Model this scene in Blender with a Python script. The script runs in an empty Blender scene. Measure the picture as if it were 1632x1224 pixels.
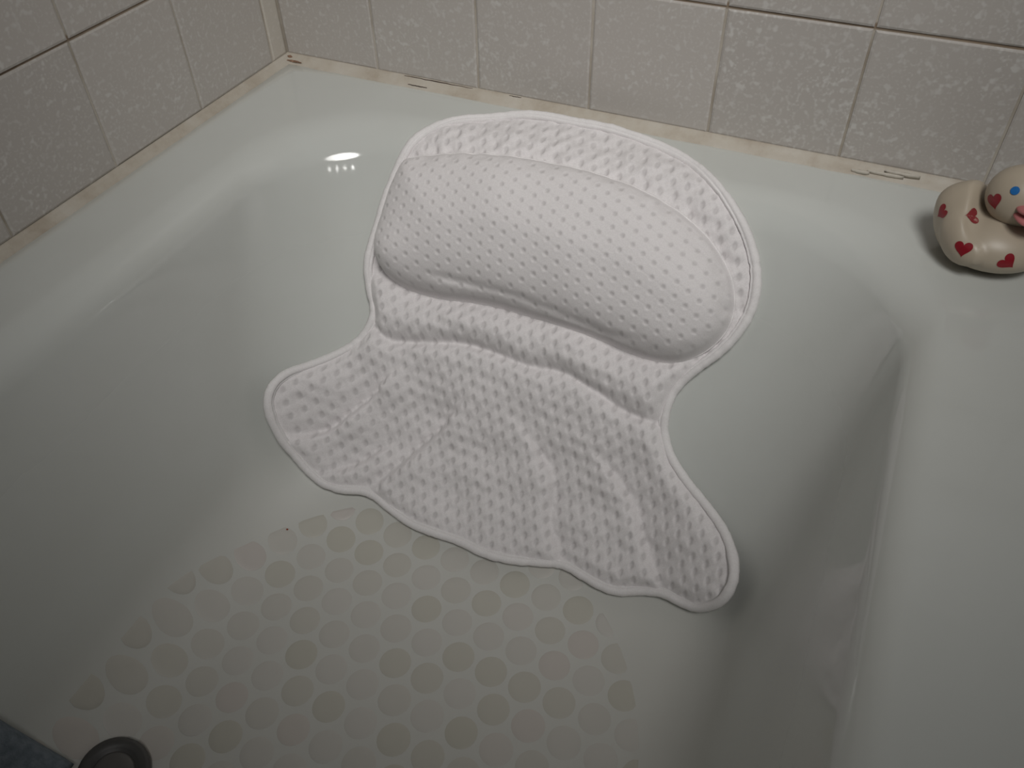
import bpy, bmesh, math, random
import numpy as np
from mathutils import Vector, Matrix, Euler
from mathutils.bvhtree import BVHTree

rng = np.random.default_rng(7)
random.seed(7)
C = bpy.context.scene.collection
S = bpy.context.scene

# ------------------------------------------------------------------ camera
cam_d = bpy.data.cameras.new('camera')
cam = bpy.data.objects.new('camera', cam_d)
C.objects.link(cam)
cam.location = (0.564802, -0.678994, 0.361447)
cam.rotation_euler = (0.791825, 0.017094, 0.423455)
cam_d.sensor_width = 36.0
cam_d.lens = 36.0 * 1344.35 / 1632.0
cam_d.clip_start = 0.01
S.camera = cam

# ------------------------------------------------------------------ world, lamps, exposure
w = bpy.data.worlds.new('room_ambient')
S.world = w
w.use_nodes = True
w.node_tree.nodes['Background'].inputs['Color'].default_value = (0.93, 0.98, 1.0, 1)
w.node_tree.nodes['Background'].inputs['Strength'].default_value = 0.03


def lamp(name, typ, loc, target, energy, color=(1, 1, 1), **kw):
    d = bpy.data.lights.new(name, typ)
    d.energy = energy
    d.color = color
    for k, v in kw.items():
        setattr(d, k, v)
    o = bpy.data.objects.new(name, d)
    C.objects.link(o)
    o.location = loc
    o.rotation_euler = (Vector(target) - Vector(loc)).to_track_quat('-Z', 'Y').to_euler()
    return o


# bathroom light fitting up to the right: a wide soft beam aimed at the head of the tub, with a bar of four bulbs
LP_ = (0.83, -0.93, 1.32)
lamp('light_fitting', 'SPOT', LP_, (0.30, -0.005, 0.05), 66, (1.0, 0.98, 0.95),
     spot_size=math.radians(44), spot_blend=1.0, shadow_soft_size=0.27)
for i in range(4):
    lamp('vanity_bulb', 'POINT', (LP_[0] - 0.10 + 0.10 * i, LP_[1] - 0.12 + 0.06 * i, LP_[2] - 0.485 - 0.012 * i), (0, 0, 0), 0.30, (1.0, 0.98, 0.96), shadow_soft_size=0.014)

vs = S.view_settings
vs.view_transform = 'Standard'
vs.look = 'None'
vs.gamma = 1.0
vs.use_curve_mapping = False
vs.exposure = 0.0


# ------------------------------------------------------------------ helpers
def tag(o, label=None, cat=None, group=None, kind=None):
    for k, v in (('label', label), ('category', cat), ('group', group), ('kind', kind)):
        if v:
            o[k] = v
    return o


def link(name, me, mat=None, parent=None):
    o = bpy.data.objects.new(name, me)
    C.objects.link(o)
    if mat and not me.materials:
        me.materials.append(mat)
    if parent:
        o.parent = parent
    return o


def mesh(name, verts, faces, smooth=True):
    me = bpy.data.meshes.new(name)
    me.from_pydata([tuple(v) for v in verts], [], [tuple(f) for f in faces])
    me.update()
    if smooth:
        me.polygons.foreach_set('use_smooth', [True] * len(me.polygons))
    return me


def quads_mesh(name, V, Q):
    """fast mesh from numpy verts (n,3) and quads (m,4)"""
    me = bpy.data.meshes.new(name)
    me.vertices.add(len(V))
    me.vertices.foreach_set('co', np.ascontiguousarray(V, dtype=np.float32).ravel())
    me.loops.add(len(Q) * 4)
    me.loops.foreach_set('vertex_index', np.ascontiguousarray(Q, dtype=np.int32).ravel())
    me.polygons.add(len(Q))
    me.polygons.foreach_set('loop_start', np.arange(len(Q), dtype=np.int32) * 4)
    me.update(calc_edges=True)
    me.validate()
    me.polygons.foreach_set('use_smooth', np.ones(len(me.polygons), dtype=bool))
    return me


class N:
    """small node-tree writer"""
    def __init__(self, name):
        self.m = bpy.data.materials.new(name)
        self.m.use_nodes = True
        self.t = self.m.node_tree
        self.b = self.t.nodes['Principled BSDF']

    def n(self, typ, ins=None, **props):
        nd = self.t.nodes.new(typ)
        for k, v in props.items():
            setattr(nd, k, v)
        for k, v in (ins or {}).items():
            if isinstance(v, bpy.types.NodeSocket):
                self.t.links.new(v, nd.inputs[k])
            else:
                nd.inputs[k].default_value = v
        return nd

    def l(self, a, b):
        self.t.links.new(a, self.b.inputs[b] if isinstance(b, str) else b)

    def ramp(self, fac, stops, interp='LINEAR'):
        nd = self.n('ShaderNodeValToRGB', {'Fac': fac})
        cr = nd.color_ramp
        cr.interpolation = interp
        while len(cr.elements) < len(stops):
            cr.elements.new(0.5)
        for e, (p, c) in zip(cr.elements, stops):
            e.position = p
            e.color = (c[0], c[1], c[2], 1) if len(c) == 3 else c
        return nd.outputs['Color']

    def mix(self, fac, a, b):
        nd = self.n('ShaderNodeMix', data_type='RGBA')
        for i, v in ((0, fac), (6, a), (7, b)):
            if isinstance(v, bpy.types.NodeSocket):
                self.t.links.new(v, nd.inputs[i])
            elif i == 0:
                nd.inputs[i].default_value = v
            else:
                nd.inputs[i].default_value = (v[0], v[1], v[2], 1)
        return nd.outputs[2]

    def obj(self):
        return self.n('ShaderNodeTexCoord').outputs['Object']

    def noise(self, vec, scale, detail=3, rough=0.5):
        return self.n('ShaderNodeTexNoise', {'Vector': vec, 'Scale': scale, 'Detail': detail, 'Roughness': rough}).outputs['Fac']

    def bump(self, h, strength, dist):
        b = self.n('ShaderNodeBump', {'Height': h, 'Strength': strength, 'Distance': dist})
        self.l(b.outputs['Normal'], 'Normal')

    def set(self, **kw):
        for k, v in kw.items():
            self.b.inputs[k.replace('_', ' ')].default_value = (v[0], v[1], v[2], 1) if isinstance(v, tuple) else v


def plain(name, col, rough=0.5, noise_amt=0.06, scale=60):
    a = N(name)
    c2 = tuple(max(0, c * (1 - noise_amt * 2)) for c in col)
    f = a.noise(a.obj(), scale, 4)
    a.l(a.ramp(f, [(0.35, c2), (0.65, col)]), 'Base Color')
    a.set(Roughness=rough)
    return a.m


# ------------------------------------------------------------------ materials
def tile_mat(name, base, fleck):
    a = N(name)
    oi = a.n('ShaderNodeObjectInfo')
    rnd = oi.outputs['Random']
    off = a.n('ShaderNodeVectorMath', {0: a.obj(), 1: (0, 0, 0)}, operation='ADD')
    comb = a.n('ShaderNodeCombineXYZ', {'X': a.n('ShaderNodeMath', {0: rnd, 1: 13.0}, operation='MULTIPLY').outputs[0],
                                        'Y': a.n('ShaderNodeMath', {0: rnd, 1: 7.0}, operation='MULTIPLY').outputs[0], 'Z': 0.0})
    a.l(comb.outputs[0], off.inputs[1])
    v = off.outputs[0]
    f1 = a.noise(v, 215, 1, 0.4)
    f2 = a.noise(v, 430, 1, 0.4)
    m1 = a.ramp(f1, [(0.55, (0, 0, 0)), (0.72, (0.95, 0.95, 0.95))])
    m2 = a.ramp(f2, [(0.56, (0, 0, 0)), (0.72, (0.6, 0.6, 0.6))])
    mx = a.n('ShaderNodeMath', {0: m1, 1: m2}, operation='MAXIMUM').outputs[0]
    dens = a.ramp(a.noise(v, 26, 2), [(0.35, (0.55, 0.55, 0.55)), (0.65, (1, 1, 1))])
    mm = a.n('ShaderNodeMath', {0: mx, 1: dens}, operation='MULTIPLY').outputs[0]
    tone = a.mix(rnd, tuple(c * 0.95 for c in base), tuple(c * 1.04 for c in base))
    a.l(a.mix(mm, tone, fleck), 'Base Color')
    a.set(Roughness=0.42)
    a.b.inputs['Specular IOR Level'].default_value = 0.35
    a.bump(a.noise(v, 60, 2), 0.05, 0.001)
    return a.m


M_TILE = tile_mat('speckled_tile', (0.495, 0.465, 0.435), (0.61, 0.595, 0.57))
M_TILE_CREAM = tile_mat('cream_tile', (0.60, 0.56, 0.50), (0.63, 0.59, 0.54))


def grout_mat():
    a = N('stained_grout')
    v = a.obj()
    f = a.noise(v, 14, 4, 0.6)
    sep = a.n('ShaderNodeSeparateXYZ', {'Vector': v})
    # horizontal joint between the first two rows is brown with age
    d = a.n('ShaderNodeMath', {0: sep.outputs['Z'], 1: 0.108}, operation='SUBTRACT').outputs[0]
    d = a.n('ShaderNodeMath', {0: d}, operation='ABSOLUTE').outputs[0]
    hz = a.ramp(a.n('ShaderNodeMath', {0: d, 1: 100.0}, operation='MULTIPLY').outputs[0], [(0.15, (1, 1, 1)), (0.35, (0, 0, 0))])
    base = a.ramp(f, [(0.3, (0.30, 0.255, 0.20)), (0.6, (0.52, 0.48, 0.42))])
    brown = a.ramp(f, [(0.3, (0.12, 0.085, 0.055)), (0.65, (0.30, 0.23, 0.165))])
    a.l(a.mix(hz, base, brown), 'Base Color')
    a.set(Roughness=0.9)
    return a.m


M_GROUT = grout_mat()


def tub_mat():
    a = N('worn_white_enamel')
    v = a.obj()
    f = a.noise(v, 5, 5, 0.6)
    enamel = a.ramp(f, [(0.3, (0.585, 0.60, 0.57)), (0.7, (0.62, 0.64, 0.615))])
    film = a.n('ShaderNodeMapRange', {'Value': a.n('ShaderNodeSeparateXYZ', {'Vector': v}).outputs['Z'], 'From Min': -0.285, 'From Max': -0.20, 'To Min': 0.6, 'To Max': 0.0}).outputs[0]
    a.l(a.mix(film, enamel, (0.615, 0.605, 0.565)), 'Base Color')      # soap film that has yellowed the worn floor
    sep = a.n('ShaderNodeSeparateXYZ', {'Vector': v})
    zz = a.n('ShaderNodeMapRange', {'Value': sep.outputs['Z'], 'From Min': -0.12, 'From Max': -0.035, 'To Min': 0.42, 'To Max': 0.068}).outputs[0]
    nz = a.n('ShaderNodeMapRange', {'Value': a.noise(v, 9, 4, 0.6), 'From Min': 0.3, 'From Max': 0.7, 'To Min': -0.015, 'To Max': 0.03}).outputs[0]
    a.l(a.n('ShaderNodeMath', {0: zz, 1: nz}, operation='ADD').outputs[0], 'Roughness')
    a.bump(a.noise(v, 30, 2), 0.02, 0.001)
    return a.m


M_TUB = tub_mat()


def dot_mat():
    a = N('grip_dot_film')
    rnd = a.n('ShaderNodeObjectInfo').outputs['Random']
    c = a.ramp(rnd, [(0.0, (0.535, 0.52, 0.455)), (0.25, (0.555, 0.54, 0.485)), (0.5, (0.575, 0.56, 0.52)), (0.88, (0.59, 0.575, 0.54)), (0.93, (0.585, 0.55, 0.51)), (1.0, (0.58, 0.545, 0.515))])
    a.l(c, 'Base Color')
    a.set(Roughness=0.47)
    return a.m


M_DOT = dot_mat()


def caulk_mat():
    a = N('yellowed_caulk')
    v = a.obj()
    f = a.noise(v, 22, 5, 0.65)
    g = a.noise(v, 150, 3, 0.6)
    c = a.ramp(f, [(0.32, (0.40, 0.34, 0.27)), (0.5, (0.50, 0.455, 0.385)), (0.7, (0.56, 0.525, 0.465))])
    a.l(c, 'Base Color')
    a.set(Roughness=0.6)
    a.bump(g, 0.25, 0.001)
    return a.m


M_CAULK = caulk_mat()
M_CRACK = plain('caulk_crack', (0.07, 0.045, 0.035), 0.9)
M_RUST = plain('rust', (0.34, 0.20, 0.13), 0.9, 0.25, 300)


def mesh_fabric_mat():
    a = N('white_air_mesh')
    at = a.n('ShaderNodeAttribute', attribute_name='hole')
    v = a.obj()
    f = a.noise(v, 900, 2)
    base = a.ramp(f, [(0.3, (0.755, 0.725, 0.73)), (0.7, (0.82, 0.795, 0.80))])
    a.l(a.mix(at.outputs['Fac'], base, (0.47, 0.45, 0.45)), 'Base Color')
    a.set(Roughness=0.85)
    a.b.inputs['Specular IOR Level'].default_value = 0.25
    a.b.inputs['Sheen Weight'].default_value = 0.15
    a.bump(f, 0.25, 0.0006)
    return a.m


M_FABRIC = mesh_fabric_mat()


def binding_mat():
    a = N('white_binding_tape')
    v = a.obj()
    f = a.noise(v, 700, 3)
    a.l(a.ramp(f, [(0.3, (0.78, 0.755, 0.755)), (0.7, (0.84, 0.82, 0.82))]), 'Base Color')
    a.set(Roughness=0.7)
    a.bump(f, 0.2, 0.0006)
    return a.m


M_BIND = binding_mat()
M_PAINT = plain('wall_paint', (0.55, 0.54, 0.51), 0.7)
M_FLOOR = plain('floor_vinyl', (0.32, 0.29, 0.26), 0.5)

# ------------------------------------------------------------------ room shell and tiles
K0, SL, TP, H0 = -0.0026, 0.0233, 0.110, 0.1068
G = 0.0022          # joint width


def box_mesh(name, x0, x1, y0, y1, z0, z1):
    v = [(x, y, z) for x in (x0, x1) for y in (y0, y1) for z in (z0, z1)]
    f = [(0, 1, 3, 2), (4, 6, 7, 5), (0, 4, 5, 1), (2, 3, 7, 6), (0, 2, 6, 4), (1, 5, 7, 3)]
    return mesh(name, v, f, False)


wall_back = link('wall_back', box_mesh('wall_back', -0.12, 1.7, 0.0014, 0.12, -0.40, 2.3), M_GROUT)
wall_left = link('wall_left', box_mesh('wall_left', -0.12, -0.0014, -1.75, 0.0014, -0.40, 2.3), M_GROUT)
floor = link('floor', box_mesh('floor', -0.12, 1.7, -1.75, 0.12, -0.46, -0.40), M_FLOOR)
for o in (wall_back, wall_left, floor):
    o['kind'] = 'structure'


def tile_mesh(wd, ht, salt=0):
    """tile lying in its own x-z plane, face at y=0, cushion edged"""
    e, d = 0.0016, 0.0007
    r = random.Random(salt)
    xs = [(-wd / 2, -ht / 2), (wd / 2, -ht / 2), (wd / 2, ht / 2), (-wd / 2, ht / 2)]
    j = lambda: r.uniform(-0.00035, 0.00035)
    inner = [(x - math.copysign(e, x), 0.0, z - math.copysign(e, z)) for x, z in xs]
    mid = [(x + j(), d, z + j()) for x, z in xs]
    back = [(x, 0.006, z) for x, _, z in mid]
    V = inner + mid + back
    F = [(0, 1, 2, 3)]
    for i in range(4):
        k = (i + 1) % 4
        F.append((4 + i, 4 + k, k, i))
        F.append((8 + i, 8 + k, 4 + k, 4 + i))
    return mesh('tile', V, F, False)


_tm = {}


def tile(parent, wd, ht, pos, rz, mat):
    key = (round(wd, 4), round(ht, 4), mat.name, random.randrange(5))
    if key not in _tm:
        _tm[key] = tile_mesh(wd, ht, hash(key[:2]) % 1000 + key[3])
    o = link('tile', _tm[key], mat, parent)
    o.location = pos
    o.rotation_euler = (random.uniform(-.0025, .0025), 0, rz + random.uniform(-.0025, .0025))
    return o


rows = [(0.0012, H0 - G / 2)] + [(H0 + i * TP + G / 2, H0 + (i + 1) * TP - G / 2) for i in range(4)]
for z0, z1 in rows:
    zc, ht = (z0 + z1) / 2, z1 - z0
    for i in range(0, 12):                                   # back wall
        x0, x1 = K0 + i * TP + G / 2, K0 + (i + 1) * TP - G / 2
        if i == 0:
            x0 = 0.0012
        tile(wall_back, x1 - x0, ht, ((x0 + x1) / 2, 0, zc), 0, M_TILE)
    tile(wall_left, SL - G / 2 - 0.0008, ht, (0, -(SL - G / 2 + 0.0008) / 2, zc), math.pi / 2, M_TILE_CREAM)
    for i in range(0, 12):                                   # left wall
        y0, y1 = -(SL + i * TP + G / 2), -(SL + (i + 1) * TP - G / 2)
        tile(wall_left, abs(y1 - y0), ht, (0, (y0 + y1) / 2, zc), math.pi / 2, M_TILE)
# painted wall above the tiles
ztop = rows[-1][1] + 0.002
link('painted_upper', box_mesh('painted_upper', -0.0, 1.7, -0.001, 0.0016, ztop, 2.3), M_PAINT, wall_back)
link('painted_upper', box_mesh('painted_upper', -0.0016, 0.001, -1.75, 0.0, ztop, 2.3), M_PAINT, wall_left)

# ------------------------------------------------------------------ bathtub
DECK, DEPTH = -0.006, -0.290


def fillet_profile(run, r1, r2, zt=DECK, zb=DEPTH, n1=14, ns=14, n2=16, ext=0.0):
    """(offset inward, z) from deck tangent to floor tangent"""
    dz = zt - zb
    L = math.hypot(run, dz)
    ang = math.atan2(dz, run)            # slope below horizontal
    t1, t2 = r1 * math.tan(ang / 2), r2 * math.tan(ang / 2)
    ux, uz = run / L, -dz / L
    P = []
    c1 = (-t1, zt - r1)
    for i in range(n1 + 1):
        a = ang * i / n1
        P.append((c1[0] + r1 * math.sin(a), c1[1] + r1 * math.cos(a)))
    s0 = P[-1]
    c2 = (run + t2, zb + r2)
    e0 = (c2[0] - r2 * math.sin(ang), c2[1] - r2 * math.cos(ang))
    for i in range(1, ns):
        q = i / ns
        P.append((s0[0] + (e0[0] - s0[0]) * q, s0[1] + (e0[1] - s0[1]) * q))
    for i in range(n2 + 1):
        a = ang * (1 - i / n2)
        P.append((c2[0] - r2 * math.sin(a), c2[1] - r2 * math.cos(a)))
    return np.array(P)


XL, XR, YB, YF = 0.088, 0.629, -0.078, -1.43
prof = {'L': fillet_profile(0.050, 0.030, 0.075), 'R': fillet_profile(0.058, 0.022, 0.060),
        'B': fillet_profile(0.175, 0.045, 0.110), 'F': fillet_profile(0.060, 0.025, 0.060)}
NK = len(prof['L'])
NC = 18


def contour(k, nside=26):
    oL, zL = prof['L'][k]; oR, zR = prof['R'][k]; oB, zB = prof['B'][k]; oF, zF = prof['F'][k]
    xl, xr, yb, yf = XL + oL, XR - oR, YB - oB, YF + oF
    q = k / (NK - 1)
    rad = 0.115 + 0.03 * q
    pts = []
    # start at back side going +x -> right -> front -> left
    def side(p0, p1, z):
        for i in range(nside):
            t = i / nside
            pts.append((p0[0] + (p1[0] - p0[0]) * t, p0[1] + (p1[1] - p0[1]) * t, z))

    def corner(cx, cy, a0, za, zb_):
        for i in range(NC):
            t = i / NC
            a = a0 - math.pi / 2 * t
            s = t * t * (3 - 2 * t)
            pts.append((cx + rad * math.cos(a), cy + rad * math.sin(a), za + (zb_ - za) * s))
    side((xl + rad, yb), (xr - rad, yb), zB)
    corner(xr - rad, yb - rad, math.pi / 2, zB, zR)
    side((xr, yb - rad), (xr, yf + rad), zR)
    corner(xr - rad, yf + rad, 0, zR, zF)
    side((xr - rad, yf), (xl + rad, yf), zF)
    corner(xl + rad, yf + rad, -math.pi / 2, zF, zL)
    side((xl, yf + rad), (xl, yb - rad), zL)
    corner(xl + rad, yb - rad, math.pi, zL, zB)
    return pts


V, F = [], []
rings = []
OX0, OX1, OY0, OY1 = 0.0, 0.775, -1.50, 0.0
c0 = contour(0)
n = len(c0)


def outer(p, k, zz, grow=0.0):
    """project a rim point out to the outer rectangle of the tub"""
    nside = 26
    seg = n // 4
    i = k
    j = [0, nside, nside + NC, 2 * nside + NC, 2 * nside + 2 * NC, 3 * nside + 2 * NC, 3 * nside + 3 * NC, 4 * nside + 3 * NC]
    x0, x1, y0, y1 = OX0 - grow * 0, OX1 + grow, OY0 - grow, OY1
    if i < j[1]: return (p[0], y1, zz)
    if i < j[2]:
        t = (i - j[1]) / NC
        return (p[0] + (x1 - p[0]) * min(1, 2 * t), y1, zz) if t <= .5 else (x1, y1 + (p[1] - y1) * (2 * t - 1), zz)
    if i < j[3]: return (x1, p[1], zz)
    if i < j[4]:
        t = (i - j[3]) / NC
        return (x1, p[1] + (y0 - p[1]) * min(1, 2 * t), zz) if t <= .5 else (x1 + (p[0] - x1) * (2 * t - 1), y0, zz)
    if i < j[5]: return (p[0], y0, zz)
    if i < j[6]:
        t = (i - j[5]) / NC
        return (p[0] + (x0 - p[0]) * min(1, 2 * t), y0, zz) if t <= .5 else (x0, y0 + (p[1] - y0) * (2 * t - 1), zz)
    if i < j[7]: return (x0, p[1], zz)
    t = (i - j[7]) / NC
    return (x0, p[1] + (y1 - p[1]) * min(1, 2 * t), zz) if t <= .5 else (x0 + (p[0] - x0) * (2 * t - 1), y1, zz)


ring_list = []
ring_list.append([outer(p, i, -0.399, 0.012) for i, p in enumerate(c0)])
ring_list.append([outer(p, i, -0.030, 0.012) for i, p in enumerate(c0)])
for a in (0, 30, 60, 90):
    g = 0.012 * math.cos(math.radians(a))
    ring_list.append([outer(p, i, DECK - 0.012 + 0.012 * math.sin(math.radians(a)), g) for i, p in enumerate(c0)])
out0 = [outer(p, i, DECK, 0) for i, p in enumerate(c0)]
for t in (0.25, 0.5, 0.75):
    ring_list.append([tuple(np.array(o_) * (1 - t) + np.array(p) * t) for o_, p in zip(out0, c0)])
for k in range(NK):
    ring_list.append(contour(k))
last = np.array(ring_list[-1])
ctr = np.array([(XL + XR) / 2, (YB + YF) / 2, DEPTH])
for t in (0.08, 0.2, 0.4, 0.65):
    q = last.copy()
    q[:, 0] = last[:, 0] * (1 - t) + ctr[0] * t
    q[:, 1] = last[:, 1] * (1 - t) + (np.clip(last[:, 1], -0.98, -0.55)) * t
    q[:, 2] = DEPTH
    ring_list.append([tuple(x) for x in q])
V = [p for r in ring_list for p in r]
F = []
for r in range(len(ring_list) - 1):
    for i in range(n):
        k = (i + 1) % n
        F.append((r * n + i, r * n + k, (r + 1) * n + k, (r + 1) * n + i))
F.append(tuple((len(ring_list) - 1) * n + i for i in range(n)))
F.append(tuple(range(n))[::-1])
tub_me = mesh('bathtub', V, F)
bm = bmesh.new(); bm.from_mesh(tub_me)
bmesh.ops.recalc_face_normals(bm, faces=bm.faces)
up = sum(f.normal.z * f.calc_area() for f in bm.faces if f.calc_center_median().z > -0.35)
if up < 0:
    bmesh.ops.reverse_faces(bm, faces=bm.faces)
bm.to_mesh(tub_me); bm.free()
bathtub = link('bathtub', tub_me, M_TUB)
tag(bathtub, 'built-in white enamel bathtub with grip dots on its floor, set against tiled walls', 'bathtub')
BV = BVHTree.FromPolygons([tuple(v.co) for v in tub_me.vertices], [tuple(p.vertices) for p in tub_me.polygons])


def drop(x, y, z=0.5):
    h = BV.ray_cast(Vector((x, y, z)), Vector((0, 0, -1)))
    return h[0], h[1]


# ------------------------------------------------------------------ pillow chart: a tilted plane facing the sloping tub end
EA = np.array([1.0, 0, 0]); EB = np.array([0, math.sin(math.radians(46)), math.cos(math.radians(46))]); EN = np.cross(EA, EB)
if EN[2] < 0: EN = -EN
PO = np.array([0.35, -0.17, -0.14])
ST = 0.006
ga = np.arange(-0.36, 0.36 + 1e-9, ST); gb = np.arange(-0.36, 0.34 + 1e-9, ST)
HH = np.zeros((len(gb), len(ga)))
for j, b_ in enumerate(gb):
    for i, a_ in enumerate(ga):
        p0 = PO + a_ * EA + b_ * EB + 0.6 * EN
        h = BV.ray_cast(Vector(p0), Vector(-EN))
        HH[j, i] = (np.array(h[0]) - PO) @ EN if h[0] is not None else 0.0


def blur(A, s):
    r = int(3 * s); k = np.exp(-0.5 * (np.arange(-r, r + 1) / s) ** 2); k /= k.sum()
    A = np.pad(A, r, mode='edge')
    A = np.apply_along_axis(lambda m: np.convolve(m, k, 'valid'), 0, A)
    return np.apply_along_axis(lambda m: np.convolve(m, k, 'valid'), 1, A)


HB = np.maximum(blur(HH, 3.5), HH + 0.0)
HB = np.maximum(blur(HB, 1.2), HH) + 0.0009


def bil(A, a, b):
    x = np.clip((a - ga[0]) / ST, 0, len(ga) - 1.001); y = np.clip((b - gb[0]) / ST, 0, len(gb) - 1.001)
    i = x.astype(int); j = y.astype(int); fx = x - i; fy = y - j
    return A[j, i] * (1 - fx) * (1 - fy) + A[j, i + 1] * fx * (1 - fy) + A[j + 1, i] * (1 - fx) * fy + A[j + 1, i + 1] * fx * fy


def world(a, b, h):
    return PO + np.outer(a, EA) + np.outer(b, EB) + np.outer(h, EN)

# ------------------------------------------------------------------ grip dots on the tub floor
LO = np.array([0.29909, -0.36342]); LA = np.array([0.02267, 0.01295]); LB = np.array([0.00763, -0.01387])
EC, EAX, EAY = np.array([0.340, -0.475]), 0.206, 0.216


def inside_zone(x, y):
    if y < EC[1]:
        return abs(x - EC[0]) <= EAX and y > -1.16
    return ((x - EC[0]) / EAX) ** 2 + ((y - EC[1]) / EAY) ** 2 <= 1.0


def dot_obj(cx, cy, rad):
    nseg = 22
    g = np.linspace(-1, 1, 15)
    ins = [(cx + rad * u, cy + rad * v) for u in g for v in g if u * u + v * v <= 1 and inside_zone(cx + rad * u, cy + rad * v)]
    if len(ins) < 38:
        return None
    c = np.mean(ins, 0)
    ring = []
    for i in range(nseg):
        a = 2 * math.pi * i / nseg
        e = np.array([math.cos(a), math.sin(a)])
        lo, hi = 0.0, 2 * rad
        for _ in range(14):
            m = (lo + hi) / 2
            p = c + e * m
            if inside_zone(*p) and math.hypot(p[0] - cx, p[1] - cy) <= rad: lo = m
            else: hi = m
        ring.append(c + e * lo)
    base, bn = drop(c[0], c[1], 0.3)
    Vv, Fv = [tuple(bn * 0.00022)], []
    for s_, hgt in ((0.5, 0.00022), (0.97, 0.00022), (1.0, 0.00005)):
        for q in ring:
            p = c + (q - c) * s_
            h, nn = drop(p[0], p[1], 0.3)
            Vv.append(tuple(h + nn * hgt - base))
    for i in range(nseg):
        k = (i + 1) % nseg
        Fv.append((0, 1 + i, 1 + k))
        for r in range(2):
            Fv.append((1 + r * nseg + i, 1 + (r + 1) * nseg + i, 1 + (r + 1) * nseg + k, 1 + r * nseg + k))
    o = link('grip_dot', mesh('grip_dot', Vv, Fv), M_DOT, bathtub)
    o.location = base
    return o


R_DOT = 0.0131
nd = 0
cand = []
for c_ in range(-26, 14):
    for m_ in range(-30, 70):
        if (c_ + m_) % 2:
            continue
        p = LO + LA * c_ + LB * m_
        if p[1] < -0.72 or p[1] > -0.25 or abs(p[0] - EC[0]) > EAX + R_DOT * .6:
            continue
        if inside_zone(*p) or any(inside_zone(p[0] + R_DOT * .55 * math.cos(t), p[1] + R_DOT * .55 * math.sin(t)) for t in np.linspace(0, 6.28, 9)):
            cand.append(p)
for p in cand:
    if dot_obj(p[0], p[1], R_DOT * random.uniform(.98, 1.02)):
        nd += 1

# ------------------------------------------------------------------ bath pillow
OUTLINE = [(-0.1587, 0.1483), (-0.1523, 0.1587), (-0.1403, 0.1699), (-0.1222, 0.1818), (-0.0964, 0.192), (-0.075, 0.1995), (-0.052, 0.2031), (-0.0223, 0.2034), (0.0066, 0.2039), (0.0363, 0.2003), (0.0661, 0.1942), (0.0911, 0.1844), (0.118, 0.1672), (0.1388, 0.149), (0.1536, 0.1321), (0.1653, 0.1123), (0.1711, 0.0936), (0.1719, 0.0738), (0.1661, 0.0532), (0.1558, 0.0351), (0.144, 0.0205), (0.135, 0.0084), (0.1291, -0.004), (0.1274, -0.022), (0.1305, -0.0376), (0.1407, -0.0539), (0.1585, -0.0691), (0.1789, -0.0821), (0.1983, -0.0959), (0.2113, -0.1105), (0.2185, -0.1263), (0.2181, -0.1413), (0.212, -0.1555), (0.1977, -0.168), (0.1819, -0.1714), (0.1648, -0.1713), (0.1466, -0.1765), (0.1291, -0.1837), (0.1121, -0.1851), (0.0934, -0.1828), (0.0745, -0.1808), (0.0554, -0.1851), (0.0309, -0.191), (0.0045, -0.1937), (-0.0219, -0.192), (-0.0473, -0.1924), (-0.0736, -0.1917), (-0.0997, -0.1854), (-0.1155, -0.1797), (-0.1283, -0.1788), (-0.147, -0.1827), (-0.1646, -0.1813), (-0.1798, -0.1735), (-0.1889, -0.1658), (-0.2005, -0.1534), (-0.209, -0.1387), (-0.2146, -0.1241), (-0.2171, -0.1103), (-0.2164, -0.0964), (-0.2117, -0.0829), (-0.2005, -0.0703), (-0.1859, -0.0557), (-0.1736, -0.0412), (-0.1658, -0.026), (-0.1633, -0.0103), (-0.1707, 0.0091), (-0.1759, 0.0279), (-0.1769, 0.0478), (-0.1748, 0.0714), (-0.1717, 0.0978), (-0.1669, 0.1233), (-0.162, 0.1398)]
CUSHION = [(-0.1576, 0.1291), (-0.1354, 0.1378), (-0.1009, 0.1458), (-0.0665, 0.151), (-0.0326, 0.1537), (0.0013, 0.1536), (0.0351, 0.1514), (0.0635, 0.1462), (0.0921, 0.1375), (0.1157, 0.1259), (0.135, 0.1111), (0.1487, 0.0945), (0.1559, 0.0762), (0.1559, 0.0586), (0.149, 0.0427), (0.1371, 0.0293), (0.1211, 0.0198), (0.1031, 0.0165), (0.0809, 0.0174), (0.0519, 0.0215), (0.0227, 0.0236), (-0.0067, 0.0242), (-0.0369, 0.0248), (-0.0672, 0.0228), (-0.0978, 0.0185), (-0.1293, 0.0185), (-0.1514, 0.0249), (-0.1637, 0.0384), (-0.1683, 0.0597), (-0.1675, 0.0879), (-0.1642, 0.1109)]
VALLEY = [(-0.1617, -0.0196), (-0.1525, -0.0238), (-0.1365, -0.0303), (-0.1038, -0.0228), (-0.0671, -0.0141), (-0.0358, -0.0138), (-0.0045, -0.0166), (0.0307, -0.0136), (0.0617, -0.0215), (0.0924, -0.0303), (0.1208, -0.0318), (0.137, -0.0302)]
L1 = [(-0.2056, -0.1418), (-0.1861, -0.1367), (-0.168, -0.1236), (-0.1533, -0.1004), (-0.139, -0.0787)]
L2 = [(-0.165, -0.1671), (-0.145, -0.1549), (-0.1309, -0.1419)]
L3 = [(-0.1169, -0.1646), (-0.0976, -0.134), (-0.0796, -0.1066), (-0.069, -0.0899)]
R1 = [(0.0291, -0.0924), (0.0442, -0.1082), (0.0513, -0.1442), (0.0708, -0.1715)]
R2 = [(0.0994, -0.0905), (0.1177, -0.1039), (0.1332, -0.1269), (0.1509, -0.1505)]



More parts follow.
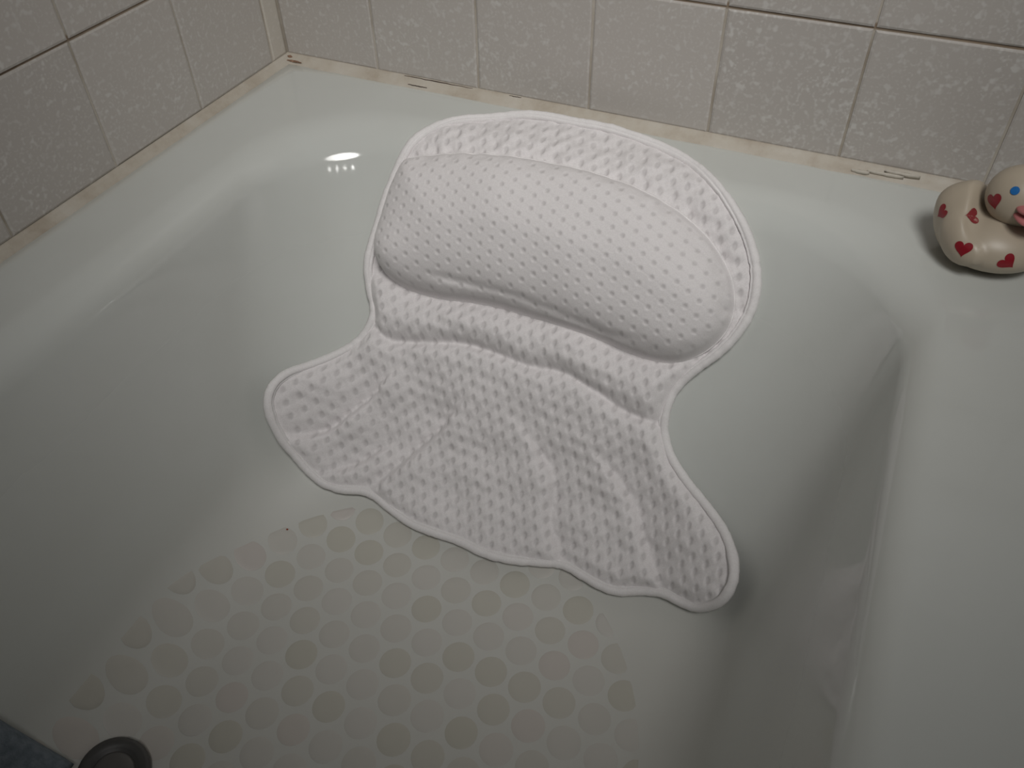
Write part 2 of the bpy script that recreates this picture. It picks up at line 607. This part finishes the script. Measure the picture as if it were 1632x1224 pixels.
def crom(P, m, closed=True):
    P = np.array(P, float); nP = len(P); out = []
    rng_ = range(nP) if closed else range(nP - 1)
    for i in rng_:
        if closed:
            a, b, c, d = P[(i - 1) % nP], P[i], P[(i + 1) % nP], P[(i + 2) % nP]
        else:
            a, b, c, d = P[max(i - 1, 0)], P[i], P[i + 1], P[min(i + 2, nP - 1)]
        for t in np.arange(m) / m:
            out.append(0.5 * ((2 * b) + (-a + c) * t + (2 * a - 5 * b + 4 * c - d) * t * t + (-a + 3 * b - 3 * c + d) * t ** 3))
    if not closed:
        out.append(P[-1])
    return np.array(out)


def seg_dist(X, Y, P, closed=True, signed=False):
    """distance of points to a polyline; signed: inside positive (closed) or left of the line positive (open)"""
    best = np.full(X.shape, 1e9); sg = np.ones(X.shape)
    A = P; B = np.roll(P, -1, 0) if closed else P[1:]
    if not closed: A = P[:-1]
    inside = np.zeros(X.shape, bool)
    for (ax, ay), (bx, by) in zip(A, B):
        dx, dy = bx - ax, by - ay
        L = dx * dx + dy * dy + 1e-12
        t = np.clip(((X - ax) * dx + (Y - ay) * dy) / L, 0, 1)
        d = (X - ax - t * dx) ** 2 + (Y - ay - t * dy) ** 2
        m = d < best
        best = np.where(m, d, best)
        if signed and not closed:
            sg = np.where(m, np.sign(dx * (Y - ay) - dy * (X - ax)), sg)
        if closed:
            cr = ((ay > Y) != (by > Y))
            xx = (bx - ax) * (Y - ay) / (by - ay + 1e-15) + ax
            inside ^= cr & (X < xx)
    d = np.sqrt(best)
    if closed:
        return np.where(inside, d, -d)
    return d * sg if signed else d


def sm(x):
    x = np.clip(x, 0, 1)
    return x * x * (3 - 2 * x)


OUTC = crom(OUTLINE, 5); CUSC = crom(CUSHION, 5)
VALC = crom(VALLEY, 4, False)
CB = np.array([p for p in CUSHION if p[1] < 0.03]); CB = CB[np.argsort(CB[:, 0])]


def undul(a, b, seed, amp, lo, hi, nn=7):
    r = np.random.default_rng(seed); h = np.zeros_like(a)
    for _ in range(nn):
        k = r.uniform(lo, hi); t = r.uniform(0, 2 * np.pi); ph = r.uniform(0, 6.28)
        h += np.sin(k * (a * np.cos(t) + b * np.sin(t)) + ph)
    return h * amp / nn ** .5


def gblur(A, s):
    r = int(3 * s); k = np.exp(-0.5 * (np.arange(-r, r + 1) / s) ** 2); k /= k.sum()
    P = np.pad(A, r, mode='edge')
    P = sum(k[i] * P[i:i + A.shape[0], :] for i in range(2 * r + 1))
    return sum(k[i] * P[:, i:i + A.shape[1]] for i in range(2 * r + 1))


def panel_height(a, b):
    d = seg_dist(a, b, OUTC)
    h = 0.0035 + 0.0055 * sm(d / 0.018)
    bv = np.interp(a, VALC[:, 0], VALC[:, 1])
    bc = np.interp(a, CB[:, 0], CB[:, 1])
    sv = b - bv
    edge = sm((d + 0.002) / 0.022)
    band = np.maximum(bc - bv, 0.015)
    q = np.clip(sv / band, 0, 1.0)
    neck = 0.0165 * np.sin(np.pi * q ** 0.8) ** 0.8
    h = h + np.where((sv > 0) & (sv < band), neck, 0) * edge
    u = np.maximum(-sv, 0)
    lum = 0.017 * (1 - np.exp(-u / 0.006)) * (0.25 + 0.75 * np.exp(-u / 0.05))
    h = h + np.where(sv < 0, lum, 0) * edge
    # puffs between the folds
    for (ca, cb, wa, wb, am) in ((-0.175, -0.095, .035, .028, .006), (-0.085, -0.135, .03, .03, .004), (0.0, -0.13, .05, .035, .006),
                                 (0.085, -0.14, .03, .035, .004), (0.175, -0.125, .035, .035, .007), (-0.04, -0.07, .06, .025, .003)):
        h = h + am * np.exp(-((a - ca) / wa) ** 2 - ((b - cb) / wb) ** 2) * edge
    for P, am, sgn in ((L1, .0170, -1), (L2, .0115, -1), (L3, .0140, -1), (R1, .0125, -1), (R2, .0125, -1)):
        P = crom(P, 5, False)
        ds = seg_dist(a, b, P, False, True) * sgn
        ad = np.abs(ds)
        prof_ = np.where(ds > 0, np.exp(-ad / .016) - 1.55 * np.exp(-ad / .0045), -0.55 * np.exp(-ad / .014))
        h = h + am * prof_ * edge
    if a.ndim == 2:
        h = gblur(h, 0.0019 / abs(a[0, 1] - a[0, 0]))
    # top flange: slight gathering
    top = sm((b - bc) / 0.03)
    h = h + undul(a, b, 3, .0014, 60, 190) * edge + undul(a, b, 8, .0005, 350, 700) * edge + undul(a, b, 5, .0009, 220, 420) * edge * top
    return h, d


def hexpat(a, b, pitch, th, stretch=1.0):
    c, s = math.cos(th), math.sin(th)
    x = a * c + b * s; y = -a * s + b * c
    wob = 0.0007 * np.sin(a * 71 + 1.3) * np.cos(b * 63) ; x = x + wob; y = y + wob * .7
    j = y / (pitch * math.sqrt(3) / 2)
    best = np.full(a.shape, 9.0); bx = np.zeros(a.shape); by = np.zeros(a.shape)
    for dj in (0, 1):
        jj = np.floor(j) + dj
        xo = x - jj * pitch * 0.5
        ii = np.round(xo / pitch)
        rx = xo - ii * pitch; ry = y - jj * pitch * math.sqrt(3) / 2
        # elongate the hole along b (in chart axes)
        ra = rx * c - ry * s; rb = rx * s + ry * c
        dd = np.sqrt(ra ** 2 + (rb / stretch) ** 2)
        m = dd < best
        best = np.where(m, dd, best); bx = np.where(m, rx, bx); by = np.where(m, ry, by)
    return best, x, y, bx, by


def grid_piece(name, cond, a0, a1, b0, b1, step, height, holes, parent):
    A_, B_ = np.meshgrid(np.arange(a0, a1, step), np.arange(b0, b1, step))
    h, keep = height(A_, B_)
    pat, hole = holes(A_, B_)
    h = h + pat
    idx = -np.ones(A_.shape, int)
    q = keep[:-1, :-1] & keep[1:, :-1] & keep[:-1, 1:] & keep[1:, 1:]
    use = np.zeros(A_.shape, bool)
    for sl in ((slice(0, -1), slice(0, -1)), (slice(1, None), slice(0, -1)), (slice(0, -1), slice(1, None)), (slice(1, None), slice(1, None))):
        use[sl] |= q
    idx[use] = np.arange(use.sum())
    a, b, hh = A_[use], B_[use], h[use]
    Vw = world(a, b, bil(HB, a, b) + hh)
    jj, ii = np.nonzero(q)
    Q = np.stack([idx[jj, ii], idx[jj, ii + 1], idx[jj + 1, ii + 1], idx[jj + 1, ii]], 1)
    me = quads_mesh(name, Vw, Q)
    at = me.attributes.new('hole', 'FLOAT', 'POINT')
    at.data.foreach_set('value', np.ascontiguousarray(hole[use], dtype=np.float32))
    return link(name, me, M_FABRIC, parent)


pillow = bpy.data.objects.new('bath_pillow', None)
C.objects.link(pillow)
pillow.empty_display_size = 0.05
tag(pillow, 'white air-mesh bath pillow with padded head cushion and wings, lying on the sloping tub end', 'bath pillow')


def p_panel(a, b):
    h, d = panel_height(a, b)
    return h, d > 0.0034


def holes_panel(a, b):
    d, x, y, rx, ry = hexpat(a, b, 0.0121, math.radians(-7), 1.75)
    ed = sm((seg_dist(a, b, OUTC) - .006) / .006)
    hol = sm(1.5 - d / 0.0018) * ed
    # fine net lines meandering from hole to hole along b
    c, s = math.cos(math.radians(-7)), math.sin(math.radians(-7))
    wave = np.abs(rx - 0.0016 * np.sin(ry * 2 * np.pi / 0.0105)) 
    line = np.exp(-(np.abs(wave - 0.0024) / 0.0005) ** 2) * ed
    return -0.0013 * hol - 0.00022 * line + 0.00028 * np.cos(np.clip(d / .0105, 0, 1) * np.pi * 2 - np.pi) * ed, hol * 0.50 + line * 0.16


grid_piece('mesh_panel', None, -0.222, 0.224, -0.20, 0.21, 0.00085, p_panel, holes_panel, pillow)


def cushion_height(a, b):
    hp, _ = panel_height(a, b)
    d = seg_dist(a, b, CUSC)
    up_ = sm((b - 0.02) / 0.11)
    wd = 0.040 + 0.055 * up_
    wd = wd - 0.008 * sm((np.abs(a + 0.005) - .09) / .05)
    t = np.clip(d / wd, 0, 1)
    dome = (1 - (1 - t) ** 2.3) ** 0.62
    hc = 0.044 * dome * (0.9 + 0.1 * np.cos(a / 0.165 * 1.3))
    if a.ndim == 2:
        hc = gblur(hc, 0.0035 / abs(a[0, 1] - a[0, 0])) * sm((d + 0.001) / 0.006)
    # roll along the lower edge
    ln = crom([(-0.12, 0.034), (-0.08, 0.036), (-0.03, 0.037), (0.02, 0.033), (0.07, 0.027), (0.10, 0.030)], 5, False)
    dl = seg_dist(a, b, ln, False, True)
    fade = sm((0.105 - np.abs(a + 0.005)) / 0.03)
    hc = hc - (0.0030 * np.exp(-(dl / 0.0032) ** 2) - 0.0004 * np.exp(-((dl + .009) / 0.006) ** 2)) * fade
    hc = hc + undul(a, b, 11, .0009, 50, 120) * sm(d / .02) + undul(a, b, 12, .0007, 180, 380) * sm((.03 - b) / .03) * sm(d / .008)
    h = np.where(d > 0, hp * (1 - sm(d / .02)) + 0.0085 * sm(d / .02) + hc, hp + d * 1.5 - 0.0008)
    return h, d > -0.0024


def holes_cushion(a, b):
    d, x, y, rx, ry = hexpat(a, b, 0.0113, math.radians(-25), 1.0)
    dd = seg_dist(a, b, CUSC)
    ed = sm((dd - 0.001) / .008)
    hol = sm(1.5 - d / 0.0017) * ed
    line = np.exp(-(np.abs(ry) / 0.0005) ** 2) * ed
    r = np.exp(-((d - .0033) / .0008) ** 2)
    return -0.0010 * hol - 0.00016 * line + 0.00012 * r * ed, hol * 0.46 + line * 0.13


grid_piece('head_cushion', None, -0.176, 0.164, 0.008, 0.160, 0.0008, cushion_height, holes_cushion, pillow)


def tube(name, P, hfun, halfw, halfh, mat, parent, prof_pts, wrinkle=0.0, seed=0):
    """closed flattened tube following chart points P on the pillow's base surface"""
    r = np.random.default_rng(seed)
    m = len(P)
    ce = world(P[:, 0], P[:, 1], bil(HB, P[:, 0], P[:, 1]) + hfun(P[:, 0], P[:, 1]))
    tan = np.roll(ce, -1, 0) - np.roll(ce, 1, 0)
    tan /= np.linalg.norm(tan, axis=1)[:, None]
    e = 0.004
    ga_ = (bil(HB, P[:, 0] + e, P[:, 1]) - bil(HB, P[:, 0] - e, P[:, 1])) / (2 * e)
    gb_ = (bil(HB, P[:, 0], P[:, 1] + e) - bil(HB, P[:, 0], P[:, 1] - e)) / (2 * e)
    nn = EN[None, :] - ga_[:, None] * EA - gb_[:, None] * EB
    nn /= np.linalg.norm(nn, axis=1)[:, None]
    lat = np.cross(tan, nn); lat /= np.linalg.norm(lat, axis=1)[:, None]
    nn = np.cross(lat, tan)
    k = len(prof_pts)
    wr = 1 + wrinkle * r.standard_normal(m)
    wr = (wr + np.roll(wr, 1)) / 2
    V_ = np.zeros((m, k, 3))
    for i, (px, py) in enumerate(prof_pts):
        V_[:, i] = ce + lat * (px * halfw) * wr[:, None] + nn * (py * halfh) * wr[:, None]
    idx = np.arange(m * k).reshape(m, k)
    a_ = idx; b_ = np.roll(idx, -1, 0)
    Q = np.stack([a_, np.roll(a_, -1, 1), np.roll(b_, -1, 1), b_], 2).reshape(-1, 4)
    me = quads_mesh(name, V_.reshape(-1, 3), Q)
    bm_ = bmesh.new(); bm_.from_mesh(me); bmesh.ops.recalc_face_normals(bm_, faces=bm_.faces); bm_.to_mesh(me); bm_.free()
    return link(name, me, mat, parent)


def resample(P, step):
    Q = np.vstack([P, P[:1]])
    L = np.r_[0, np.cumsum(np.linalg.norm(np.diff(Q, axis=0), axis=1))]
    t = np.arange(0, L[-1], step)
    return np.stack([np.interp(t, L, Q[:, 0]), np.interp(t, L, Q[:, 1])], 1)


def inset(P, dd):
    t = np.roll(P, -1, 0) - np.roll(P, 1, 0); t /= np.linalg.norm(t, axis=1)[:, None]
    nrm = np.stack([t[:, 1], -t[:, 0]], 1)
    Q = P + nrm * dd
    if seg_dist(Q[:1, 0], Q[:1, 1], P)[0] < 0:
        Q = P - nrm * dd
    return Q


BC = resample(inset(resample(OUTC, 0.0025), 0.0042), 0.0022)
bprof = []
for i in range(14):
    t = 2 * math.pi * i / 14
    bprof.append((math.cos(t), math.sin(t) * (1 - 0.0)))
# a stitch groove near the inner edge of the tape
side_in = 1.0
lat_sign = None
bprof = [(-1, -.1), (-.82, .62), (-.45, 1.0), (0, 1.08), (.35, .92), (.52, .5), (.66, .82), (.86, .66), (1, .05), (.8, -.7), (0, -.9), (-.8, -.7)]
bprof_in = [(-p, q) for p, q in bprof]
# orientation: the inner side must carry the groove
_a = BC[0]; _b = BC[1]; _t = np.array([_b[0] - _a[0], _b[1] - _a[1]]); _lat = np.array([_t[1], -_t[0]])
_lat /= np.linalg.norm(_lat)
_pin = seg_dist(np.array([_a[0] + _lat[0] * .004]), np.array([_a[1] + _lat[1] * .004]), OUTC)[0] > seg_dist(np.array([_a[0]]), np.array([_a[1]]), OUTC)[0]
tube('binding', BC, lambda a, b: 0.0056 + undul(a, b, 21, .0006, 60, 160), 0.0044, 0.0040, M_BIND, pillow, bprof if _pin else bprof_in, 0.055, 4)
SC = resample(inset(resample(CUSC, 0.0025), -0.0012), 0.0025)
SC_h = lambda a, b: panel_height(a, b)[0] + 0.0006
circ = [(math.cos(2 * math.pi * i / 8), math.sin(2 * math.pi * i / 8)) for i in range(8)]
tube('cushion_seam', SC, SC_h, 0.0012, 0.0012, M_BIND, pillow, circ, 0.08, 5)

# the pillow's origin sits at its lower edge on the tub
_ob = Vector(world(np.array([0.0]), np.array([-0.19]), bil(HB, np.array([0.0]), np.array([-0.19])))[0])
pillow.location = _ob
for o in pillow.children:
    o.location = -_ob
# ------------------------------------------------------------------ caulk along the tub
def caulk(name, axis, length, start):
    m = int(length / 0.005)
    Vv, Fv = [], []
    r = np.random.default_rng(3 if axis == 'x' else 4)
    wv = 1 + 0.10 * np.convolve(r.standard_normal(m + 1), np.ones(5) / 5, 'same')
    for i in range(m + 1):
        s = start + length * i / m
        wd, ht = (0.0100 if axis == 'x' else 0.0072) * wv[i], (0.0058 if axis == 'x' else 0.0050) * (0.9 + 0.1 * wv[i])
        pr_ = [(0.0010, ht + DECK + 0.0016), (-0.0010, ht + DECK + 0.0014), (-0.0024, ht + DECK - 0.0004), (-wd * .55, DECK + 0.0026), (-wd * .85, DECK + 0.0013), (-wd, DECK - 0.0003)]
        for d_, z_ in pr_:
            Vv.append((s, d_, z_) if axis == 'x' else (-d_, -s, z_))
    k = 6
    for i in range(m):
        for j in range(k - 1):
            f = (i * k + j, i * k + j + 1, (i + 1) * k + j + 1, (i + 1) * k + j)
            Fv.append(f[::-1] if axis == 'x' else f)
    o = link(name, mesh(name, Vv, Fv), M_CAULK)
    o['kind'] = 'structure'
    return o


trim_1 = caulk('trim_1', 'x', 0.775, 0.0)
trim_2 = caulk('trim_2', 'y', 1.5, 0.0)


def sliver(name, pts, wid, mat, parent):
    """thin tapered crack lying on the caulk"""
    Vv, Fv = [], []
    m = len(pts)
    for i, p in enumerate(pts):
        q = wid * (0.25 + 0.75 * math.sin(math.pi * min(max(i / (m - 1), .05), .95)))
        Vv += [(p[0], p[1] + q * .7, p[2] + q * .7), (p[0], p[1], p[2] + 0.0004), (p[0], p[1] - q * .7, p[2] - q * .5)]
    for i in range(m - 1):
        for j in (0, 1):
            Fv.append((3 * i + j, 3 * i + j + 1, 3 * i + j + 4, 3 * i + j + 3))
    return link(name, mesh(name, Vv, Fv), mat, parent)


def crack(x0, x1, y, z, wid, mat=None, dy=0.0):
    m = 14
    pts = [(x0 + (x1 - x0) * i / (m - 1), y + dy * i / (m - 1) + random.uniform(-.0002, .0002), z + random.uniform(-.0002, .0002)) for i in range(m)]
    return sliver('crack', pts, wid, mat or M_CRACK, trim_1)


crack(0.138, 0.212, -0.0012, 0.0010, 0.0005)
crack(0.145, 0.166, -0.0080, -0.0035, 0.0004)
crack(0.250, 0.262, -0.0012, 0.0010, 0.0004)
crack(0.004, 0.022, -0.0075, -0.0030, 0.0012, M_RUST)
crack(0.002, 0.008, -0.0030, -0.0010, 0.0016, M_RUST)


# peeling flakes of the caulk near the right end
M_FLAKE = plain('caulk_flake', (0.56, 0.52, 0.45), 0.6, 0.05, 200)
for x0, x1, y, z in ((0.572, 0.600, -0.0062, -0.0015), (0.585, 0.612, -0.0045, 0.0006), (0.560, 0.574, -0.0078, -0.0026)):
    m = 10
    Vv, Fv = [], []
    for i in range(m):
        t = i / (m - 1)
        x = x0 + (x1 - x0) * t
        q = 0.0014 * math.sin(math.pi * (0.1 + 0.8 * t)) * random.uniform(.7, 1.2)
        Vv += [(x, y + q, z + q * .2), (x, y, z + 0.0006 + random.uniform(0, .0003)), (x, y - q, z - q * .3), (x, y - q * .5, z - 0.0030)]
    for i in range(m - 1):
        for j in range(4):
            k = (j + 1) % 4
            Fv.append((4 * i + j, 4 * i + k, 4 * i + 4 + k, 4 * i + 4 + j))
    Fv += [(0, 1, 2, 3), tuple(4 * (m - 1) + j for j in (3, 2, 1, 0))]
    link('caulk_flake', mesh('caulk_flake', Vv, Fv), M_FLAKE, trim_1)

# ------------------------------------------------------------------ toy duck
M_DUCK = plain('cream_vinyl', (0.50, 0.43, 0.335), 0.40, 0.02, 25)
M_HEART = plain('red_heart_print', (0.28, 0.008, 0.018), 0.4, 0.05, 400)
M_HEARTW = N('worn_heart_print')
_f = M_HEARTW.noise(M_HEARTW.obj(), 300, 3, 0.6)
M_HEARTW.l(M_HEARTW.ramp(_f, [(0.54, (0.25, 0.03, 0.035)), (0.68, (0.46, 0.28, 0.23))]), 'Base Color')
M_HEARTW.set(Roughness=0.45)
M_HEARTW = M_HEARTW.m
M_BEAK = plain('pink_beak', (0.55, 0.19, 0.19), 0.4, 0.04, 100)
M_EYE = plain('blue_eye', (0.02, 0.16, 0.46), 0.3, 0.04, 300)

duck = bpy.data.objects.new('rubber_duck', None)
C.objects.link(duck)
DUCK_POS, DUCK_AZ = (0.6615, -0.090, DECK), math.radians(-17)
duck.location = DUCK_POS
duck.rotation_euler = (0, 0, DUCK_AZ)
duck.empty_display_size = 0.03
tag(duck, 'cream toy duck printed with red hearts, standing on the tub corner ledge', 'toy duck')


def sphere_grid(nu, nv):
    th = np.linspace(0, 2 * np.pi, nu, endpoint=False); ph = np.linspace(0, np.pi, nv + 1)
    T_, P_ = np.meshgrid(th, ph)
    return T_, P_


def ball(name, fn, nu, nv, mat, parent):
    T_, P_ = sphere_grid(nu, nv)
    V_ = np.stack(fn(np.cos(T_) * np.sin(P_), np.sin(T_) * np.sin(P_), np.cos(P_)), -1)
    idx = np.arange(nu * (nv + 1)).reshape(nv + 1, nu)
    Q = np.stack([idx[:-1], idx[1:], np.roll(idx[1:], -1, 1), np.roll(idx[:-1], -1, 1)], 2).reshape(-1, 4)
    bm_ = bmesh.new()
    vs_ = [bm_.verts.new(v) for v in V_.reshape(-1, 3)]
    for f in Q:
        try: bm_.faces.new([vs_[i] for i in f])
        except ValueError: pass
    bmesh.ops.remove_doubles(bm_, verts=bm_.verts, dist=1e-6)
    bmesh.ops.recalc_face_normals(bm_, faces=bm_.faces)
    me = bpy.data.meshes.new(name)
    bm_.to_mesh(me); bm_.free()
    me.polygons.foreach_set('use_smooth', [True] * len(me.polygons))
    return link(name, me, mat, parent)


def smooth01(x, a, b):
    return sm((x - a) / (b - a))


def duck_body(x, y, z):
    X = 0.0405 * x; Y = 0.0365 * y * (1 - 0.16 * smooth01(-x, 0.2, 1)); Z = 0.0205 + 0.0215 * z
    # chest fuller, tail swept up at the rear
    tail = smooth01(-x, 0.05, 1.05) * smooth01(z, -0.9, 0.75)
    Z = Z + 0.0225 * tail
    X = X + 0.010 * tail * smooth01(z, 0, .6)
    Y = Y * (1 - 0.22 * tail)
    # saddle behind the neck
    Z = Z - 0.004 * np.exp(-((x + 0.25) / .25) ** 2) * smooth01(z, .2, 1)
    # wings standing proud of the flanks
    wg = smooth01(1 - np.hypot((x + 0.26) / 0.46, (z - 0.02) / 0.62), 0, 0.15) * smooth01(np.abs(y), .3, .6)
    Y = Y + np.sign(y) * 0.0034 * wg
    Z = np.maximum(Z, 0.0003)
    return X, Y, Z


body = ball('body', duck_body, 96, 64, M_DUCK, duck)
HX, HZ, HR = 0.0080, 0.0535, 0.0208


def duck_head(x, y, z):
    return HX + HR * x * 1.02, HR * y * 0.98, HZ + HR * z * (0.98 + 0.0 * z)


head = ball('head', duck_head, 64, 40, M_DUCK, duck)
HEAD_TURN = math.radians(-50)


def turn(v):
    return Matrix.Rotation(HEAD_TURN, 3, 'Z') @ Vector(v)


def beak_fn(sgn):
    def fn(x, y, z):
        r = np.stack([0.0115 * x * (1 - 0.10 * y * y), 0.0110 * y, 0.0034 * z + sgn * (0.0026 + 0.0006 * x) + sgn * 0.0010 * smooth01(x, 0, 1)], -1)
        ca_, sa_ = math.cos(HEAD_TURN), math.sin(HEAD_TURN)
        px = 0.0205 + r[..., 0]; py = r[..., 1]
        return HX + px * ca_ - py * sa_, px * sa_ + py * ca_, HZ - 0.0005 + r[..., 2]
    return fn


beak = ball('beak', beak_fn(1), 28, 16, M_BEAK, head)
beak2 = ball('beak', beak_fn(-1), 28, 16, M_BEAK, head)
for o in (beak, beak2):
    o['label'] = 'pink beak half'


def bvh_of(o):
    return BVHTree.FromPolygons([tuple(v.co) for v in o.data.vertices], [tuple(p.vertices) for p in o.data.polygons])


BB, BH = bvh_of(body), bvh_of(head)


def stick(name, tree, origin, direction, roll, shape, size, mat, parent, off=0.00025):
    """flat print laid onto the duck: shape is a list of 2D outline points"""
    dv = Vector(direction).normalized()
    o3 = Vector(origin)
    u = dv.cross(Vector((0, 0, 1))).normalized()
    v = u.cross(dv).normalized()
    cr, sr = math.cos(roll), math.sin(roll)
    Vv, Fv = [], []
    nsh = len(shape)
    def put(px, py):
        x = (px * cr - py * sr) * size; y = (px * sr + py * cr) * size
        p0 = o3 + u * x + v * y - dv * 0.06
        h, nn, _, _ = tree.ray_cast(p0, dv)
        if h is None:
            h, nn, _, _ = tree.find_nearest(o3 + u * x + v * y)
        if nn.dot(dv) > 0: nn = -nn
        return tuple(h + nn * off)
    cxy = (sum(p[0] for p in shape) / nsh, sum(p[1] for p in shape) / nsh)
    Vv.append(put(*cxy))
    for s_ in (0.33, 0.66, 1.0):
        for p in shape:
            Vv.append(put(cxy[0] + (p[0] - cxy[0]) * s_, cxy[1] + (p[1] - cxy[1]) * s_))
    for i in range(nsh):
        k = (i + 1) % nsh
        Fv.append((0, 1 + i, 1 + k))
        for r in range(2):
            Fv.append((1 + r * nsh + i, 1 + (r + 1) * nsh + i, 1 + (r + 1) * nsh + k, 1 + r * nsh + k))
    return link(name, mesh(name, Vv, Fv), mat, parent)


heart = []
for i in range(36):
    t = 2 * math.pi * i / 36
    heart.append((16 * math.sin(t) ** 3 / 17, (13 * math.cos(t) - 5 * math.cos(2 * t) - 2 * math.cos(3 * t) - math.cos(4 * t)) / 17))
circle = [(math.cos(2 * math.pi * i / 20), math.sin(2 * math.pi * i / 20)) for i in range(20)]
stick('heart', BH, (-0.0034, -0.0172, 0.0535), (0.366, 0.926, -0.095), math.radians(35), heart, 0.0062, M_HEART, head)
stick('heart', BB, (-0.0117, -0.0185, 0.0388), (-0.553, 0.413, -0.723), math.radians(-100), heart, 0.006, M_HEARTW, body)
stick('heart', BB, (-0.0308, -0.0180, 0.0337), (0.495, 0.809, -0.317), math.radians(-25), heart, 0.0058, M_HEART, body)
stick('heart', BB, (-0.0058, -0.0385, 0.0255), (0.064, 0.910, -0.409), math.radians(12), heart, 0.0062, M_HEART, body)
stick('heart', BB, (0.0216, -0.0307, 0.0225), (-0.398, 0.888, -0.233), math.radians(55), heart, 0.0062, M_HEART, body)
stick('eye', BH, (0.0059, -0.0169, 0.0647), (0.060, 0.842, -0.536), math.radians(0), circle, 0.0027, M_EYE, head, 0.0006)


# ------------------------------------------------------------------ cloth and round plug at the foot of the view
def cloth():
    x0, x1, y0, y1 = 0.030, 0.156, -0.5915, -0.79
    nx, ny = 150, 70
    # lateral stations follow the tub's section by arc length
    xs = np.linspace(x0, x1, 400)
    zs = np.array([drop(x, -0.65, 0.3)[0].z for x in xs])
    L = np.r_[0, np.cumsum(np.hypot(np.diff(xs), np.diff(zs)))]
    st = np.interp(np.linspace(0, L[-1], nx + 1), L, xs)
    TH = 0.017
    Vv, Fv = [], []
    for j in range(ny + 1):
        for i in range(nx + 1):
            x, fy = st[i], j / ny
            zz = np.interp(x, xs, zs)
            yy = y0 - 0.11 * max(0, zz + 0.27)
            y = yy + (y1 - yy) * fy
            h, nn = drop(x, y, 0.3)
            e = min(i / nx * L[-1], (1 - i / nx) * L[-1], fy * abs(y1 - yy), (1 - fy) * abs(y1 - yy))
            q = min(e / 0.009, 1)
            t = TH * math.sqrt(max(0, 1 - (1 - q) ** 2)) + 0.0010 * math.sin(x * 90 + y * 60 + zz * 45) * q
            Vv.append(tuple(h + nn * (t + 0.0014)))
    for j in range(ny):
        for i in range(nx):
            a = j * (nx + 1) + i
            Fv.append((a, a + nx + 1, a + nx + 2, a + 1))
    return mesh('folded_cloth', Vv, Fv)


a_ = N('blue_grey_terry')
_v = a_.obj()
_n = a_.noise(_v, 160, 4, 0.6)
a_.l(a_.ramp(_n, [(0.3, (0.115, 0.145, 0.175)), (0.7, (0.21, 0.245, 0.28))]), 'Base Color')
a_.set(Roughness=0.95)
a_.bump(a_.noise(_v, 900, 3), 0.6, 0.001)
M_CLOTH = a_.m
cl = link('folded_cloth', cloth(), M_CLOTH)
tag(cl, 'blue-grey cloth with a straight edge hanging down the left tub side into the tub', 'cloth')

M_RUBBER = plain('dark_grey_rubber', (0.075, 0.073, 0.070), 0.45, 0.05, 90)
M_RUBBER2 = plain('grey_rubber', (0.125, 0.12, 0.115), 0.45, 0.05, 90)


def lathe(name, pts, nseg, mat, parent=None):
    Vv, Fv = [], []
    for r_, z_ in pts:
        for i in range(nseg):
            a = 2 * math.pi * i / nseg
            Vv.append((r_ * math.cos(a), r_ * math.sin(a), z_))
    m = len(pts)
    for j in range(m - 1):
        for i in range(nseg):
            k = (i + 1) % nseg
            Fv.append((j * nseg + i, j * nseg + k, (j + 1) * nseg + k, (j + 1) * nseg + i))
    Fv.append(tuple(range(nseg))[::-1]); Fv.append(tuple((m - 1) * nseg + i for i in range(nseg)))
    return link(name, mesh(name, Vv, Fv), mat, parent)


plug = bpy.data.objects.new('round_plug', None)
C.objects.link(plug)
plug.location = (0.1845, -0.5835, DEPTH + 0.0205)
_h, _n = drop(0.1825, -0.5835, 0.3)
plug.location = _h + _n * 0.0012
plug.rotation_euler = Vector((0, 0, 1)).rotation_difference(_n).to_euler()
tag(plug, 'small dark grey round disc with a raised rim beside the blue-grey cloth', 'plug')
lathe('rim', [(0.0225, 0.0004), (0.0255, 0.0010), (0.0262, 0.004), (0.0252, 0.0080), (0.0225, 0.0092), (0.0175, 0.0078), (0.0150, 0.006)], 40, M_RUBBER, plug)
lathe('dome', [(0.0152, 0.0005), (0.0151, 0.0066), (0.0135, 0.0082), (0.0085, 0.0090), (0.003, 0.0092)], 36, M_RUBBER2, plug)

# tiny red-brown speck on the tub floor
h, nn = drop(0.176, -0.349, 0.3)
sp = ball('dirt_speck', lambda x, y, z: (0.0011 * x, 0.0009 * y * (1 + .3 * x), 0.0005 * z), 10, 6, plain('red_brown_speck', (0.34, 0.06, 0.03), 0.8, 0.1, 600), None)
sp.location = h + Vector((0, 0, 0.0006))
tag(sp, 'tiny red-brown speck on a grip dot of the tub floor', 'speck')
